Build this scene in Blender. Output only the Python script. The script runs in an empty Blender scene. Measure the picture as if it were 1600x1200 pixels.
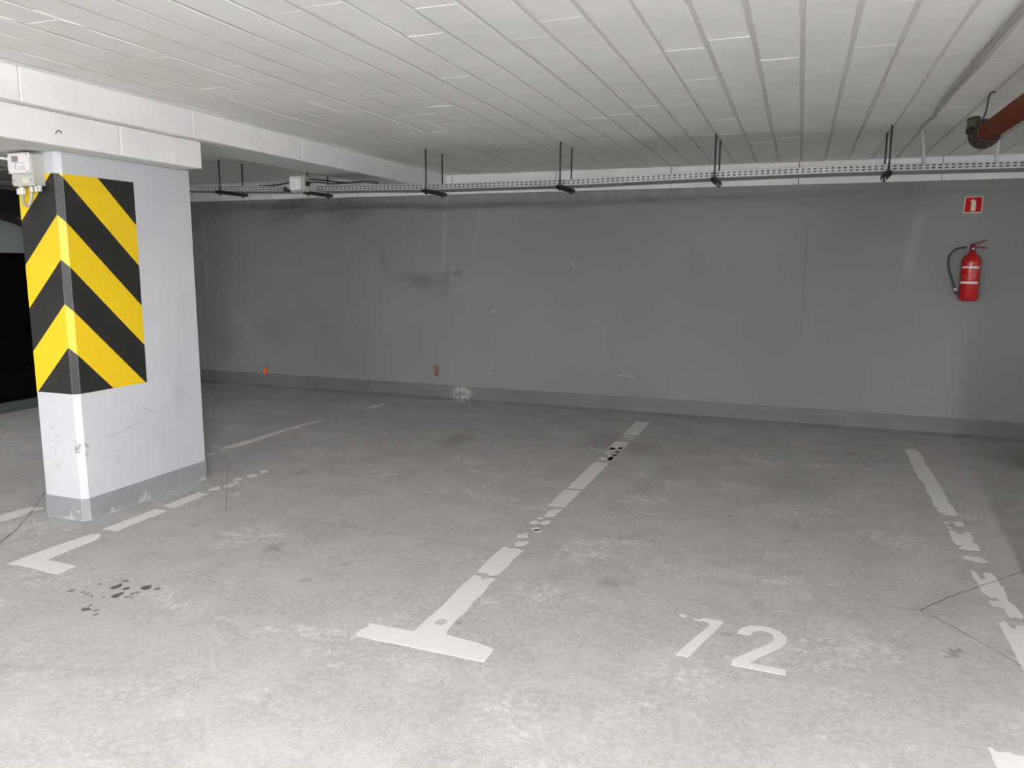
import bpy, bmesh, math, random
from mathutils import Vector, Matrix
random.seed(7)
S = bpy.context.scene
C = S.collection
# ------------------------------------------------------------------ camera
cam_d = bpy.data.cameras.new('camera')
cam_d.sensor_fit = 'HORIZONTAL'; cam_d.sensor_width = 36; cam_d.lens = 27.0
cam_d.clip_start = .02; cam_d.clip_end = 100
cam = bpy.data.objects.new('camera', cam_d); C.objects.link(cam); S.camera = cam
F = 1200.
a = Vector((1250-800, 415-600, F)).normalized()          # +Y seen in the lens frame (x right, y down, z forward)
b = Vector((-2468-800, 394-600, F)); b = (b - a*a.dot(b)).normalized()
Xc = -b; Yc = a; Zc = Xc.cross(Yc)
if Zc.y > 0: Zc = -Zc
right = Vector((Xc[0], Yc[0], Zc[0])); up = -Vector((Xc[1], Yc[1], Zc[1])); back = -Vector((Xc[2], Yc[2], Zc[2]))
M = Matrix((right, up, back)).transposed().to_4x4(); M.translation = (0, 0, 1.55)
cam.matrix_world = M
# ------------------------------------------------------------------ world, exposure, lights
w = bpy.data.worlds.new('world'); S.world = w; w.use_nodes = True
w.node_tree.nodes['Background'].inputs[0].default_value = (.02, .02, .02, 1)
w.node_tree.nodes['Background'].inputs[1].default_value = .3
S.view_settings.view_transform = 'Standard'; S.view_settings.look = 'None'
S.view_settings.exposure = 0.25; S.view_settings.gamma = 1.0
S.view_settings.use_curve_mapping = False
LAMP_COL = (1.0, .985, .99)
LAMPS = [(-7.2, -1.8, 200), (-2.1, -4.6, 1050), (.70, -1.5, 2300), (-7, 4.2, 25), (5, 3.5, 35)]      # hanging battens: x, y, radiance; deep-aisle and gateway-bay ones added as fill

# ------------------------------------------------------------------ helpers
def link(o): C.objects.link(o); return o
def prop(o, label=None, cat=None, group=None, kind=None):
    if label: o['label'] = label
    if cat: o['category'] = cat
    if group: o['group'] = group
    if kind: o['kind'] = kind
    return o
def empty(name, loc, label, cat, group=None):
    o = link(bpy.data.objects.new(name, None)); o.location = loc; o.empty_display_size = .1
    return prop(o, label, cat, group)
def obj(name, bm, mats, parent=None, smooth=False):
    me = bpy.data.meshes.new(name); bm.normal_update(); bm.to_mesh(me); bm.free()
    for m in (mats if isinstance(mats, (list, tuple)) else [mats]): me.materials.append(m)
    if smooth:
        for p in me.polygons: p.use_smooth = True
    o = link(bpy.data.objects.new(name, me))
    if parent is not None:
        o.parent = parent; o.matrix_parent_inverse = Matrix.Translation(parent.location).inverted()
    return o
def bx(bm, x0, x1, y0, y1, z0, z1, mi=0, bev=0):
    v = [bm.verts.new(p) for p in ((x0,y0,z0),(x1,y0,z0),(x1,y1,z0),(x0,y1,z0),(x0,y0,z1),(x1,y0,z1),(x1,y1,z1),(x0,y1,z1))]
    fs = [bm.faces.new([v[i] for i in f]) for f in ((3,2,1,0),(4,5,6,7),(0,1,5,4),(1,2,6,5),(2,3,7,6),(3,0,4,7))]
    for f in fs: f.material_index = mi
    if bev:
        es = list({e for f in fs for e in f.edges})
        r = bmesh.ops.bevel(bm, geom=es, offset=bev, segments=2, affect='EDGES', profile=.5)
        for f in r['faces']: f.material_index = mi
    return fs
def box(*a, **k):
    bm = bmesh.new(); bx(bm, *a, **k); return bm
def prism(bm, pts, z0, z1, mi=0):
    """extrude a plan polygon"""
    n = len(pts)
    A = [bm.verts.new((p[0], p[1], z0)) for p in pts]; B = [bm.verts.new((p[0], p[1], z1)) for p in pts]
    area = sum(pts[i][0]*pts[(i+1)%n][1]-pts[(i+1)%n][0]*pts[i][1] for i in range(n))
    if area < 0: A.reverse(); B.reverse()
    fs = [bm.faces.new(B), bm.faces.new(A[::-1])]
    for i in range(n): fs.append(bm.faces.new((A[i], A[(i+1)%n], B[(i+1)%n], B[i])))
    for f in fs: f.material_index = mi
def wall_prism(bm, pts, y0, y1, mi=0):
    """extrude an (x, z) outline along y"""
    n = len(pts)
    A = [bm.verts.new((p[0], y0, p[1])) for p in pts]; B = [bm.verts.new((p[0], y1, p[1])) for p in pts]
    fs = [bm.faces.new(A), bm.faces.new(B[::-1])]
    for i in range(n): fs.append(bm.faces.new((A[(i+1)%n], A[i], B[i], B[(i+1)%n])))
    for f in fs: f.material_index = mi
    bmesh.ops.recalc_face_normals(bm, faces=fs)
def tube(bm, pts, r, seg=12, mi=0, cap=True, rs=None):
    pts = [Vector(p) for p in pts]; rings = []
    ref = None
    for i, p in enumerate(pts):
        d = (pts[min(i+1, len(pts)-1)] - pts[max(i-1, 0)]).normalized()
        if ref is None:
            ref = Vector((0,0,1)) if abs(d.z) < .9 else Vector((1,0,0))
        u = (ref - d*ref.dot(d)).normalized(); v = d.cross(u); ref = u
        rr = rs[i] if rs else r
        rings.append([bm.verts.new(p + (u*math.cos(t) + v*math.sin(t))*rr) for t in [2*math.pi*k/seg for k in range(seg)]])
    fs = []
    for A, B in zip(rings, rings[1:]):
        for k in range(seg): fs.append(bm.faces.new((A[k], A[(k+1)%seg], B[(k+1)%seg], B[k])))
    if cap: fs += [bm.faces.new(rings[0][::-1]), bm.faces.new(rings[-1])]
    for f in fs: f.material_index = mi; f.smooth = True
    if cap: fs[-1].smooth = fs[-2].smooth = False
    bmesh.ops.recalc_face_normals(bm, faces=fs)
def lathe(bm, prof, loc, seg=32, mi=0):
    """profile [(r, z)] round the z axis at loc"""
    rings = [[bm.verts.new((loc[0]+r*math.cos(2*math.pi*k/seg), loc[1]+r*math.sin(2*math.pi*k/seg), loc[2]+z)) for k in range(seg)] for r, z in prof]
    fs = []
    for A, B in zip(rings, rings[1:]):
        for k in range(seg): fs.append(bm.faces.new((A[k], A[(k+1)%seg], B[(k+1)%seg], B[k])))
    fs += [bm.faces.new(rings[0][::-1]), bm.faces.new(rings[-1])]
    for f in fs: f.material_index = mi; f.smooth = True
    bmesh.ops.recalc_face_normals(bm, faces=fs)
def smoothpath(pts, n=6):
    P = [Vector(p) for p in pts]; out = []
    for i in range(len(P)-1):
        p0, p1, p2, p3 = P[max(i-1,0)], P[i], P[i+1], P[min(i+2,len(P)-1)]
        for k in range(n):
            t = k/n
            out.append(.5*((2*p1)+(p2-p0)*t+(2*p0-5*p1+4*p2-p3)*t*t+(3*p1-p0-3*p2+p3)*t**3))
    out.append(P[-1]); return out
# ------------------------------------------------------------------ materials
class NT:
    def __init__(s, name):
        s.m = bpy.data.materials.new(name); s.m.use_nodes = True; s.t = s.m.node_tree; s.N = s.t.nodes; s.L = s.t.links
        s.b = s.N['Principled BSDF']; s.pos = s.N.new('ShaderNodeNewGeometry').outputs['Position']
        sp = s.N.new('ShaderNodeSeparateXYZ'); s.L.new(s.pos, sp.inputs[0]); s.x, s.y, s.z = sp.outputs
    def put(s, sock, v):
        if isinstance(v, (int, float)): sock.default_value = v
        elif isinstance(v, (tuple, list)): sock.default_value = (*v, 1) if len(v) == 3 and len(sock.default_value) == 4 else v
        else: s.L.new(v, sock)
    def mt(s, op, a, b=0, c=0, clamp=False):
        n = s.N.new('ShaderNodeMath'); n.operation = op; n.use_clamp = clamp
        s.put(n.inputs[0], a); s.put(n.inputs[1], b)
        if len(n.inputs) > 2: s.put(n.inputs[2], c)
        return n.outputs[0]
    def noise(s, scale, detail=4, rough=.55, vec=None, stretch=None, out=0, dist=0):
        n = s.N.new('ShaderNodeTexNoise'); s.put(n.inputs['Scale'], scale); s.put(n.inputs['Detail'], detail); s.put(n.inputs['Roughness'], rough); s.put(n.inputs['Distortion'], dist)
        v = vec or s.pos
        if stretch:
            mp = s.N.new('ShaderNodeMapping'); s.L.new(v, mp.inputs[0]); mp.inputs['Scale'].default_value = stretch; v = mp.outputs[0]
        s.L.new(v, n.inputs['Vector']); return n.outputs[out]
    def ramp(s, v, lo, hi):
        n = s.N.new('ShaderNodeMapRange'); n.interpolation_type = 'SMOOTHSTEP'; s.put(n.inputs[0], v); n.inputs[1].default_value = lo; n.inputs[2].default_value = hi
        return n.outputs[0]
    def mix(s, f, a, b):
        n = s.N.new('ShaderNodeMix'); n.data_type = 'RGBA'; s.put(n.inputs[0], f); s.put(n.inputs[6], a); s.put(n.inputs[7], b); return n.outputs[2]
    def blob(s, cu, cv, ru, rv, u=None, v=None, wob=.35, soft=.5):
        """stain centred on (cu, cv); its outline is torn by two scales of noise"""
        if not hasattr(s, 'w1'):
            s.w1 = s.mt('SUBTRACT', s.noise(3.1, 5, .65, dist=1.0), .5); s.w2 = s.mt('SUBTRACT', s.noise(3.7, 5, .65, stretch=(1,1,1.1), dist=1.2), .5); s.w3 = s.mt('SUBTRACT', s.noise(24, 5, .75), .5)
        u = s.mt('ADD', u or s.x, s.mt('MULTIPLY', s.w1, wob*.9)); v = s.mt('ADD', v or s.z, s.mt('MULTIPLY', s.w2, wob*.9))
        du = s.mt('DIVIDE', s.mt('SUBTRACT', u, cu), ru); dv = s.mt('DIVIDE', s.mt('SUBTRACT', v, cv), rv)
        d = s.mt('SQRT', s.mt('ADD', s.mt('MULTIPLY', du, du), s.mt('MULTIPLY', dv, dv)))
        d = s.mt('ADD', d, s.mt('MULTIPLY', s.w3, 1.6))
        return s.mt('SUBTRACT', 1, s.ramp(d, 1-soft, 1+soft*.4))
    def fin(s, col, rough=.8, metal=0, bump=None, bs=.2, bd=.004, spec=None):
        s.put(s.b.inputs['Base Color'], col); s.put(s.b.inputs['Roughness'], rough); s.b.inputs['Metallic'].default_value = metal
        if spec is not None: s.b.inputs['Specular IOR Level'].default_value = spec
        if bump is not None:
            n = s.N.new('ShaderNodeBump'); n.inputs['Strength'].default_value = bs; n.inputs['Distance'].default_value = bd
            s.put(n.inputs['Height'], bump); s.L.new(n.outputs[0], s.b.inputs['Normal'])
        return s.m
def g(v, t=(1,1,1)): return tuple(v*k for k in t)
def simple(name, col, rough=.6, metal=0, var=.08, scale=25, bs=.1, spec=None):
    n = NT(name); f = n.noise(scale, 4)
    return n.fin(n.mix(f, tuple(c*(1-var) for c in col), tuple(min(1, c*(1+var)) for c in col)), rough, metal, n.noise(scale*6, 3), bs, .002, spec)
DAMP = ((-2.76, 6.08, 0.16, 0.22, 0.4), (-2.82, 6.51, 0.1, 0.12, 0.35), (-1.56, 6.51, 0.2, 0.4, 0.35), (-2.62, 3.34, 0.05, 0.09, 0.45), (-1.19, 6.39, 0.2, 0.3, 0.3), (-3.41, 4.68, 0.06, 0.08, 0.35), (-0.81, 3.53, 0.06, 0.07, 0.4), (0.68, 3.35, 0.02, 0.022, 0.7), (-0.1, 3.53, 0.07, 0.08, 0.25), (-0.32, 4.82, 0.012, 0.02, 0.9), (-0.19, 3.19, 0.03, 0.03, 0.35), (-2.21, 2.99, 0.04, 0.05, 0.35), (-2.14, 3.26, 0.02, 0.025, 0.5), (0.09, 5.66, 0.3, 0.5, 0.2), (-0.97, 5.25, 0.2, 0.3, 0.15))
def floor_mat():
    n = NT('floor_concrete')
    big = n.noise(.8, 4, .55); mid = n.noise(3.4, 8, .66, dist=.4); fine = n.noise(34, 7, .75); grit = n.noise(230, 4, .75); med = n.noise(11, 7, .72, dist=.3)
    col = n.mix(n.ramp(mid, .32, .68), (.310,.303,.296), (.385,.379,.371))
    col = n.mix(n.mt('MULTIPLY', n.ramp(big, .35, .65), .4), col, (.335,.325,.314))
    col = n.mix(n.mt('MULTIPLY', n.ramp(fine, .42, .62), .4), col, (.47,.466,.458))
    patch = n.ramp(n.noise(1.9, 6, .62, stretch=(.8,1.3,1), dist=.4), .50, .66)
    chalk = n.mt('MULTIPLY', patch, n.ramp(n.mt('ADD', n.mt('MULTIPLY', med, .55), n.mt('MULTIPLY', fine, .45)), .46, .60))
    col = n.mix(n.mt('MULTIPLY', chalk, .7), col, (.58,.578,.57))
    dirt = n.mt('MULTIPLY', n.ramp(n.noise(1.7, 6, .65, dist=.6), .54, .72), n.mt('ADD', .12, n.mt('MULTIPLY', n.ramp(med, .4, .6), .3)))
    col = n.mix(dirt, col, (.185,.177,.168))
    col = n.mix(n.mt('MULTIPLY', n.ramp(n.noise(75, 5, .8), .56, .66), .6), col, (.19,.183,.175))
    col = n.mix(n.mt('MULTIPLY', n.ramp(grit, .56, .68), .5), col, (.16,.155,.15))
    col = n.mix(n.mt('MULTIPLY', n.ramp(n.noise(95, 4, .78, stretch=(1,1.3,1)), .58, .67), .6), col, (.64,.64,.63))
    # scattered small dark drips and a few larger damp marks
    v = n.N.new('ShaderNodeTexVoronoi'); v.inputs['Scale'].default_value = 2.6; n.L.new(n.pos, v.inputs['Vector'])
    sz = n.mt('MULTIPLY', n.ramp(n.noise(1.3, 2), .5, .7), .05)
    dd = n.mt('ADD', v.outputs['Distance'], n.mt('MULTIPLY', n.mt('SUBTRACT', med, .5), .05))
    spot = n.mt('SUBTRACT', 1, n.ramp(n.mt('SUBTRACT', dd, sz), .0, .018))
    col = n.mix(n.mt('MULTIPLY', spot, .5), col, (.15,.145,.138))
    for cx, cy, rx, ry, am in DAMP: col = n.mix(n.mt('MULTIPLY', n.blob(cx, cy, rx, ry, v=n.y, wob=.35, soft=.8), am), col, (.15,.148,.145))
    return n.fin(col, .8, 0, n.mt('ADD', n.mt('MULTIPLY', fine, .8), grit), .5, .004, .25)
def wall_mat():
    n = NT('wall_grey_paint'); n.n8 = n.noise(5, 5, .65)
    base = n.mix(n.ramp(n.noise(.9, 3, .5), .3, .7), (.186,.188,.193), (.207,.208,.211))
    base = n.mix(n.mt('MULTIPLY', n.ramp(n.noise(60, 4, .7), .55, .8), .25), base, (.15,.15,.15))
    def over(col, m, amt, c): return n.mix(n.mt('MULTIPLY', m, amt), col, c)
    # old water marks and scuffs of the plaster, plus painted beam shadow
    for cu, cv, ru, rv, amt in ((-4.50,1.60,.06,.16,.30), (-4.13,1.40,.32,.07,.30), (-4.03,1.33,.19,.10,.42), (-3.74,1.36,.10,.2,.30), (-3.6,1.45,.13,.03,.6),
                                (-4.62,1.75,.12,.10,.18), (-6.15,.7,.3,.22,.22), (-6.8,.55,.3,.25,.18), (-6.5,1.3,.6,.5,.12),
                                (-5.0,2.2,.36,.16,.45), (-5.85,2.17,.34,.13,.4)):  # this pair: beam shadows painted into the wall colour below the white band
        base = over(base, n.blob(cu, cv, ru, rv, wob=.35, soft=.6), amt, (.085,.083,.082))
    crumb = n.mt('MULTIPLY', n.ramp(n.noise(22, 6, .8, stretch=(.6,1,1.8)), .58, .64), n.blob(-4.85, .83, .75, .38, wob=.5))
    base = over(base, crumb, .75, (.07,.068,.065))
    # pale runs of lime
    for x0, z1, z0, wd, sl in ((-3.74,2.27,1.45,.022,.0), (-3.30,2.27,1.62,.016,.16), (-2.02,2.28,2.12,.03,0), (1.0,2.0,1.45,.05,.18), (-7.1,2.1,1.1,.03,0), (-3.63,1.5,1.32,.02,.1)):
        cx = n.mt('ADD', x0, n.mt('ADD', n.mt('MULTIPLY', n.mt('SUBTRACT', n.z, z1), sl), n.mt('MULTIPLY', n.mt('SUBTRACT', n.noise(1.6, 2, .5, stretch=(.1,1,1)), .5), .12)))
        d = n.mt('ABSOLUTE', n.mt('SUBTRACT', n.x, cx))
        m = n.mt('MULTIPLY', n.mt('SUBTRACT', 1, n.ramp(d, wd*.3, wd*1.6)), n.mt('MULTIPLY', n.ramp(n.z, z0-.1, z0+.15), n.mt('SUBTRACT', 1, n.ramp(n.z, z1, z1+.05))))
        base = over(base, m, .3, (.30,.295,.31))
    # whitish blotches and runs right under the ceiling band
    m = n.mt('MULTIPLY', n.ramp(n.noise(7, 3, .6, stretch=(1.6,1,.4)), .45, .65), n.mt('MULTIPLY', n.ramp(n.z, 2.17, 2.29), n.mt('SUBTRACT', 1, n.ramp(n.x, -1.2, .6))))
    base = over(base, m, .4, (.29,.29,.31))
    # hairline shrinkage crack
    d = n.mt('ABSOLUTE', n.mt('SUBTRACT', n.x, n.mt('ADD', .045, n.mt('MULTIPLY', n.mt('SUBTRACT', n.noise(3,2,.5), .5), .05))))
    base = over(base, n.mt('MULTIPLY', n.mt('SUBTRACT', 1, n.ramp(d, .002, .007)), n.mt('MULTIPLY', n.ramp(n.z,.8,.9), n.mt('SUBTRACT',1,n.ramp(n.z,1.85,1.95)))), .45, (.1,.1,.1))
    # chips and scratches
    for cu, cv, sl, ln, wd, c in ((-2.253,1.545,-1.1,.045,.004,(.5,.5,.5)), (-3.16,1.03,.7,.05,.005,(.45,.45,.45)), (-3.592,.747,8.,.012,.006,(.03,.03,.03)), (-1.93,1.56,-2,.015,.003,(.12,.12,.12)), (-1.65,.39,-.05,.12,.006,(.36,.36,.36)), (-3.19,.33,-.05,.03,.004,(.5,.5,.5)), (-3.17,.46,0,.006,.004,(.6,.6,.6)), (-6.95,1.18,1.,.02,.004,(.06,.06,.06)), (-6.5,.95,2.,.015,.004,(.06,.06,.06)), (-2.55,1.75,1.,.012,.003,(.09,.09,.09))):
        k = 1/math.sqrt(1+sl*sl)
        a_ = n.mt('ADD', n.mt('MULTIPLY', n.mt('SUBTRACT', n.x, cu), k), n.mt('MULTIPLY', n.mt('SUBTRACT', n.z, cv), sl*k)); b_ = n.mt('SUBTRACT', n.mt('MULTIPLY', n.mt('SUBTRACT', n.z, cv), k), n.mt('MULTIPLY', n.mt('SUBTRACT', n.x, cu), sl*k))
        base = over(base, n.mt('MULTIPLY', n.mt('SUBTRACT', 1, n.ramp(n.mt('ABSOLUTE', b_), wd*.4, wd)), n.mt('SUBTRACT', 1, n.ramp(n.mt('ABSOLUTE', a_), ln*.5, ln))), .8, c)
    # rust
    base = over(base, n.blob(-3.865,.335,.035,.085, wob=.08, soft=.7), .85, (.16,.055,.02))
    base = over(base, n.blob(-3.86,.28,.012,.035, wob=.05), .9, (.10,.02,.008))
    base = over(base, n.blob(-6.235,.245,.03,.04, wob=.08), .7, (.12,.05,.02))
    return n.fin(base, .62, 0, n.mt('ADD', n.noise(30, 5, .6), n.mt('MULTIPLY', n.noise(4, 3), 2)), .16, .004, .35)
def column_mat():
    n = NT('column_pale_paint'); n.n8 = n.noise(9, 6, .7)
    u = n.y; base = n.mix(n.ramp(n.noise(1.3, 4, .55), .3, .7), (.45,.457,.487), (.50,.506,.528))
    for cu, cv, ru, rv, amt in ((4.08,.62,.08,.16,.25), (3.55,.36,.05,.05,.2), (4.15,1.25,.05,.1,.15)):
        base = n.mix(n.mt('MULTIPLY', n.blob(cu, cv, ru, rv, u=u, wob=.3, soft=.7), amt), base, (.30,.29,.28))
    for cu, cv, sl, ln, amt in ((3.62,.505,.22,.16,.55), (3.80,.60,-.5,.07,.6), (3.90,.57,.75,.06,.6), (3.76,.45,1.6,.03,.5), (3.72,.62,-1.8,.04,.45), (3.86,.43,-1.5,.035,.5), (4.12,.66,-.35,.12,.45), (4.2,.60,-.2,.09,.35), (3.58,.40,.9,.04,.35), (3.65,.29,3.,.02,.4)):
        k = 1/math.sqrt(1+sl*sl); wv = n.mt('MULTIPLY', n.mt('SUBTRACT', n.noise(9, 3, .6), .5), .03)
        a_ = n.mt('ADD', n.mt('MULTIPLY', n.mt('SUBTRACT', u, cu), k), n.mt('MULTIPLY', n.mt('SUBTRACT', n.z, cv), sl*k))
        b_ = n.mt('ADD', wv, n.mt('SUBTRACT', n.mt('MULTIPLY', n.mt('SUBTRACT', n.z, cv), k), n.mt('MULTIPLY', n.mt('SUBTRACT', u, cu), sl*k)))
        m_ = n.mt('MULTIPLY', n.mt('SUBTRACT', 1, n.ramp(n.mt('ABSOLUTE', b_), .001, .007)), n.mt('SUBTRACT', 1, n.ramp(n.mt('ABSOLUTE', a_), ln*.5, ln)))
        base = n.mix(n.mt('MULTIPLY', m_, n.mt('MULTIPLY', n.ramp(n.noise(40,4,.7), .35, .6), amt)), base, (.20,.195,.19))
    left = n.mt('MULTIPLY', n.mt('MULTIPLY', n.ramp(n.noise(11, 6, .75, stretch=(1,1,2.2)), .5, .66), n.blob(-4.15, .45, .12, .25, wob=.2, soft=.8)), .5)
    base = n.mix(left, base, (.30,.28,.26))
    chip = n.mt('MULTIPLY', n.mt('MULTIPLY', n.ramp(n.noise(30,4,.7), .5,.56), n.blob(-3.955,.45,.035,.07, wob=.05)), n.mt('LESS_THAN', n.y, 3.34))
    base = n.mix(n.mt('MULTIPLY', chip, .8), base, (.16,.155,.15))
    return n.fin(base, .6, 0, n.noise(45, 5, .65), .18, .004, .35)
def beam_mat():
    n = NT('beam_whitewash')
    base = n.mix(n.ramp(n.noise(1.5, 4, .6), .3, .7), (.70,.70,.70), (.78,.775,.765))
    base = n.mix(n.mt('MULTIPLY', n.ramp(n.noise(40, 4, .7), .62, .74), .4), base, (.4,.39,.38))
    return n.fin(base, .75, 0, n.noise(35, 6, .65), .3, .006)
def ceil_mat():
    n = NT('ceiling_whitewash')
    base = n.mix(n.ramp(n.noise(2.2, 4, .6), .3, .7), (.78,.785,.765), (.84,.845,.825))
    base = n.mix(n.mt('MULTIPLY', n.ramp(n.noise(16, 5, .7), .64, .76), .25), base, (.45,.45,.43))
    return n.fin(base, .85, 0, n.noise(60, 5, .7), .25, .004)
def paint_mat():
    n = NT('road_paint'); f = n.noise(14, 6, .72)
    base = n.mix(n.noise(4, 4), (.55,.545,.53), (.62,.615,.60))
    base = n.mix(n.mt('MULTIPLY', n.ramp(n.noise(26, 5, .7), .57, .72), .35), base, (.5,.49,.475))
    base = n.mix(n.mt('MULTIPLY', n.ramp(f, .655, .685), .9), base, (.33,.32,.31))
    return n.fin(base, .55, 0, n.noise(70, 4), .2, .002, .4)
def skirt_mat():
    n = NT('skirting_grey'); n.n8 = n.noise(14, 5, .7)
    base = n.mix(n.ramp(n.noise(2.4, 4), .3, .7), (.105,.108,.114), (.132,.135,.142))
    base = n.mix(n.mt('MULTIPLY', n.mt('MULTIPLY', n.ramp(n.noise(9, 6, .75, stretch=(1,1,2)), .5, .62), n.mt('SUBTRACT', 1, n.ramp(n.z, .006, .02))), .35), base, (.24,.235,.23))
    p = n.mt('MULTIPLY', n.ramp(n.noise(28, 5, .75), .42, .55), n.blob(-3.53,.09,.14,.10, wob=.1, soft=.5))
    base = n.mix(n.mt('MULTIPLY', p, .8), base, (.40,.385,.36))
    return n.fin(base, .6, 0, n.noise(30, 5), .25, .005)
def band_mat():
    n = NT('column_base_grey'); n.n8 = n.noise(14, 5, .7)
    base = n.mix(n.ramp(n.noise(3, 4), .3, .7), (.205,.210,.225), (.245,.25,.26))
    edge = n.mt('SUBTRACT', n.z, n.mt('MULTIPLY', n.ramp(n.noise(7, 5, .7), .48, .7), .085))
    base = n.mix(n.mt('MULTIPLY', n.mt('SUBTRACT', 1, n.ramp(edge, -.004, .008)), .85), base, (.40,.395,.37))
    return n.fin(base, .6, 0, n.noise(30, 5), .3, .006)
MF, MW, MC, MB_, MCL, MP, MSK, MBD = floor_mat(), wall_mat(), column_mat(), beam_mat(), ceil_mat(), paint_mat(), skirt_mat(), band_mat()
YEL = simple('yellow_paint', (.68,.465,.008), .5, var=.07, scale=6, bs=.15)
BLK = simple('black_paint', (.017,.017,.016), .5, var=.3, scale=5, bs=.15, spec=.35)
GALV = simple('galvanised_steel', (.36,.37,.38), .55, .6, .12, 12)
DKST = simple('dark_steel', (.045,.042,.04), .6, .4, .3, 20)
BLKR = simple('black_rubber', (.012,.012,.014), .45, 0, .2)
RUST = simple('red_oxide_pipe', (.25,.055,.018), .7, 0, .4, 9, .3, .12)
RUSTD = simple('grimy_flange', (.035,.028,.02), .6, .2, .6, 25, .4)
PIPEG = simple('grey_conduit', (.34,.34,.33), .5, 0, .12, 14)
PIPEW = simple('white_conduit', (.55,.55,.54), .5, 0, .08, 14)
MORT = simple('groove_mortar', (.62,.62,.605), .9, 0, .15, 18, .3)
CASE = simple('grey_plastic_case', (.43,.43,.40), .45, 0, .04)
LIDM = simple('pale_lid', (.66,.66,.66), .3, 0, .03)
REDM = simple('extinguisher_red', (.40,.005,.008), .16, 0, .08, 12, .01, .5)
REDS = simple('sign_red', (.42,.006,.010), .75, 0, .06, spec=.15)
CREAM = simple('sign_cream', (.55,.54,.44), .55, 0, .06)
WHITE = simple('white_print', (.70,.68,.64), .5, 0, .06)
GLOSS = simple('lamp_glass', (.66,.67,.67), .15, 0, .3, 14, .5, .8)
ORNG = simple('orange_plastic', (.85,.14,.01), .3, 0, .15, 60)
OIL = simple('oil_dark', (.035,.032,.026), .28, 0, .4, 40, .1, .6)
OILP = simple('oil_soaked_concrete', (.17,.16,.145), .6, 0, .25, 40)
CRK = simple('crack_dark', (.10,.095,.085), .9, 0, .3, 30)
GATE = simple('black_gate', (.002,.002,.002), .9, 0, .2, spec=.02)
GRN = simple('dull_green_wall', (.035,.045,.04), .8, 0, .15)
PINK = simple('pink_print', (.62,.40,.42), .5); MAUV = simple('display_window', (.25,.20,.22), .3)
CLEAR = simple('gland_plastic', (.50,.54,.52), .3, 0, .05)
# ------------------------------------------------------------------ room shell
H = 2.51; YB = 7.93
prop(obj('floor', box(-10.2, 7, -6, YB+.2, -.2, 0), MF), kind='structure')
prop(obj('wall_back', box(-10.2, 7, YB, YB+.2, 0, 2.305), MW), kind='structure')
prop(obj('wall_front', box(-10.2, 7, -6.2, -6, 0, H), MB_), kind='structure')
prop(obj('wall_right', box(7, 7.2, -6.2, YB+.2, 0, H), MB_), kind='structure')
prop(obj('wall_far_left', box(-10.4, -10.2, -6.2, YB+.2, 0, H), GRN), kind='structure')
# low partition on the left with its black gateway
bm = bmesh.new()
bx(bm, -7.72, -7.6, 2.0, 4.5, 0, 2.0); bx(bm, -7.72, -7.6, 7.2, YB, 0, 2.0); bx(bm, -7.72, -7.6, 4.5, 7.2, 1.635, 2.0)
prop(obj('wall_left', bm, simple('left_wall_grey', (.15,.17,.165), .8)), kind='structure')
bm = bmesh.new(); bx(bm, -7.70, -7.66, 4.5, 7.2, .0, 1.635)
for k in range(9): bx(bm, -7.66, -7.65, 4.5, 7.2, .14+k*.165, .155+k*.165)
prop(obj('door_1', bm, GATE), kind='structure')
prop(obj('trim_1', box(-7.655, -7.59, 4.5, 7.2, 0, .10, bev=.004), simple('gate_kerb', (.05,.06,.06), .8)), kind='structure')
# white ring beam on top of the back wall, cast in 1.2 m lengths
bm = bmesh.new()
for k in range(-9, 6):
    x0 = -.06 + k*1.195
    bx(bm, max(x0+.003,-10.2), min(x0+1.192,7), YB-.012, YB+.2, 2.305, H+.05, bev=.003)
prop(obj('trim_2', bm, MB_), kind='structure')
# skirting: low cement cove
bm = bmesh.new()
sk = [(YB, .168), (YB-.012, .168), (YB-.016, .12), (YB-.03, .03), (YB-.06, 0), (YB, 0)]
A = [bm.verts.new((-7.6, p[0], p[1])) for p in sk]; B = [bm.verts.new((7, p[0], p[1])) for p in sk]
for i in range(6): bm.faces.new((A[i], A[(i+1)%6], B[(i+1)%6], B[i]))
bm.faces.new(A); bm.faces.new(B[::-1]); bmesh.ops.recalc_face_normals(bm, faces=bm.faces)
prop(obj('baseboard_back', bm, MSK), kind='structure')
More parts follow.
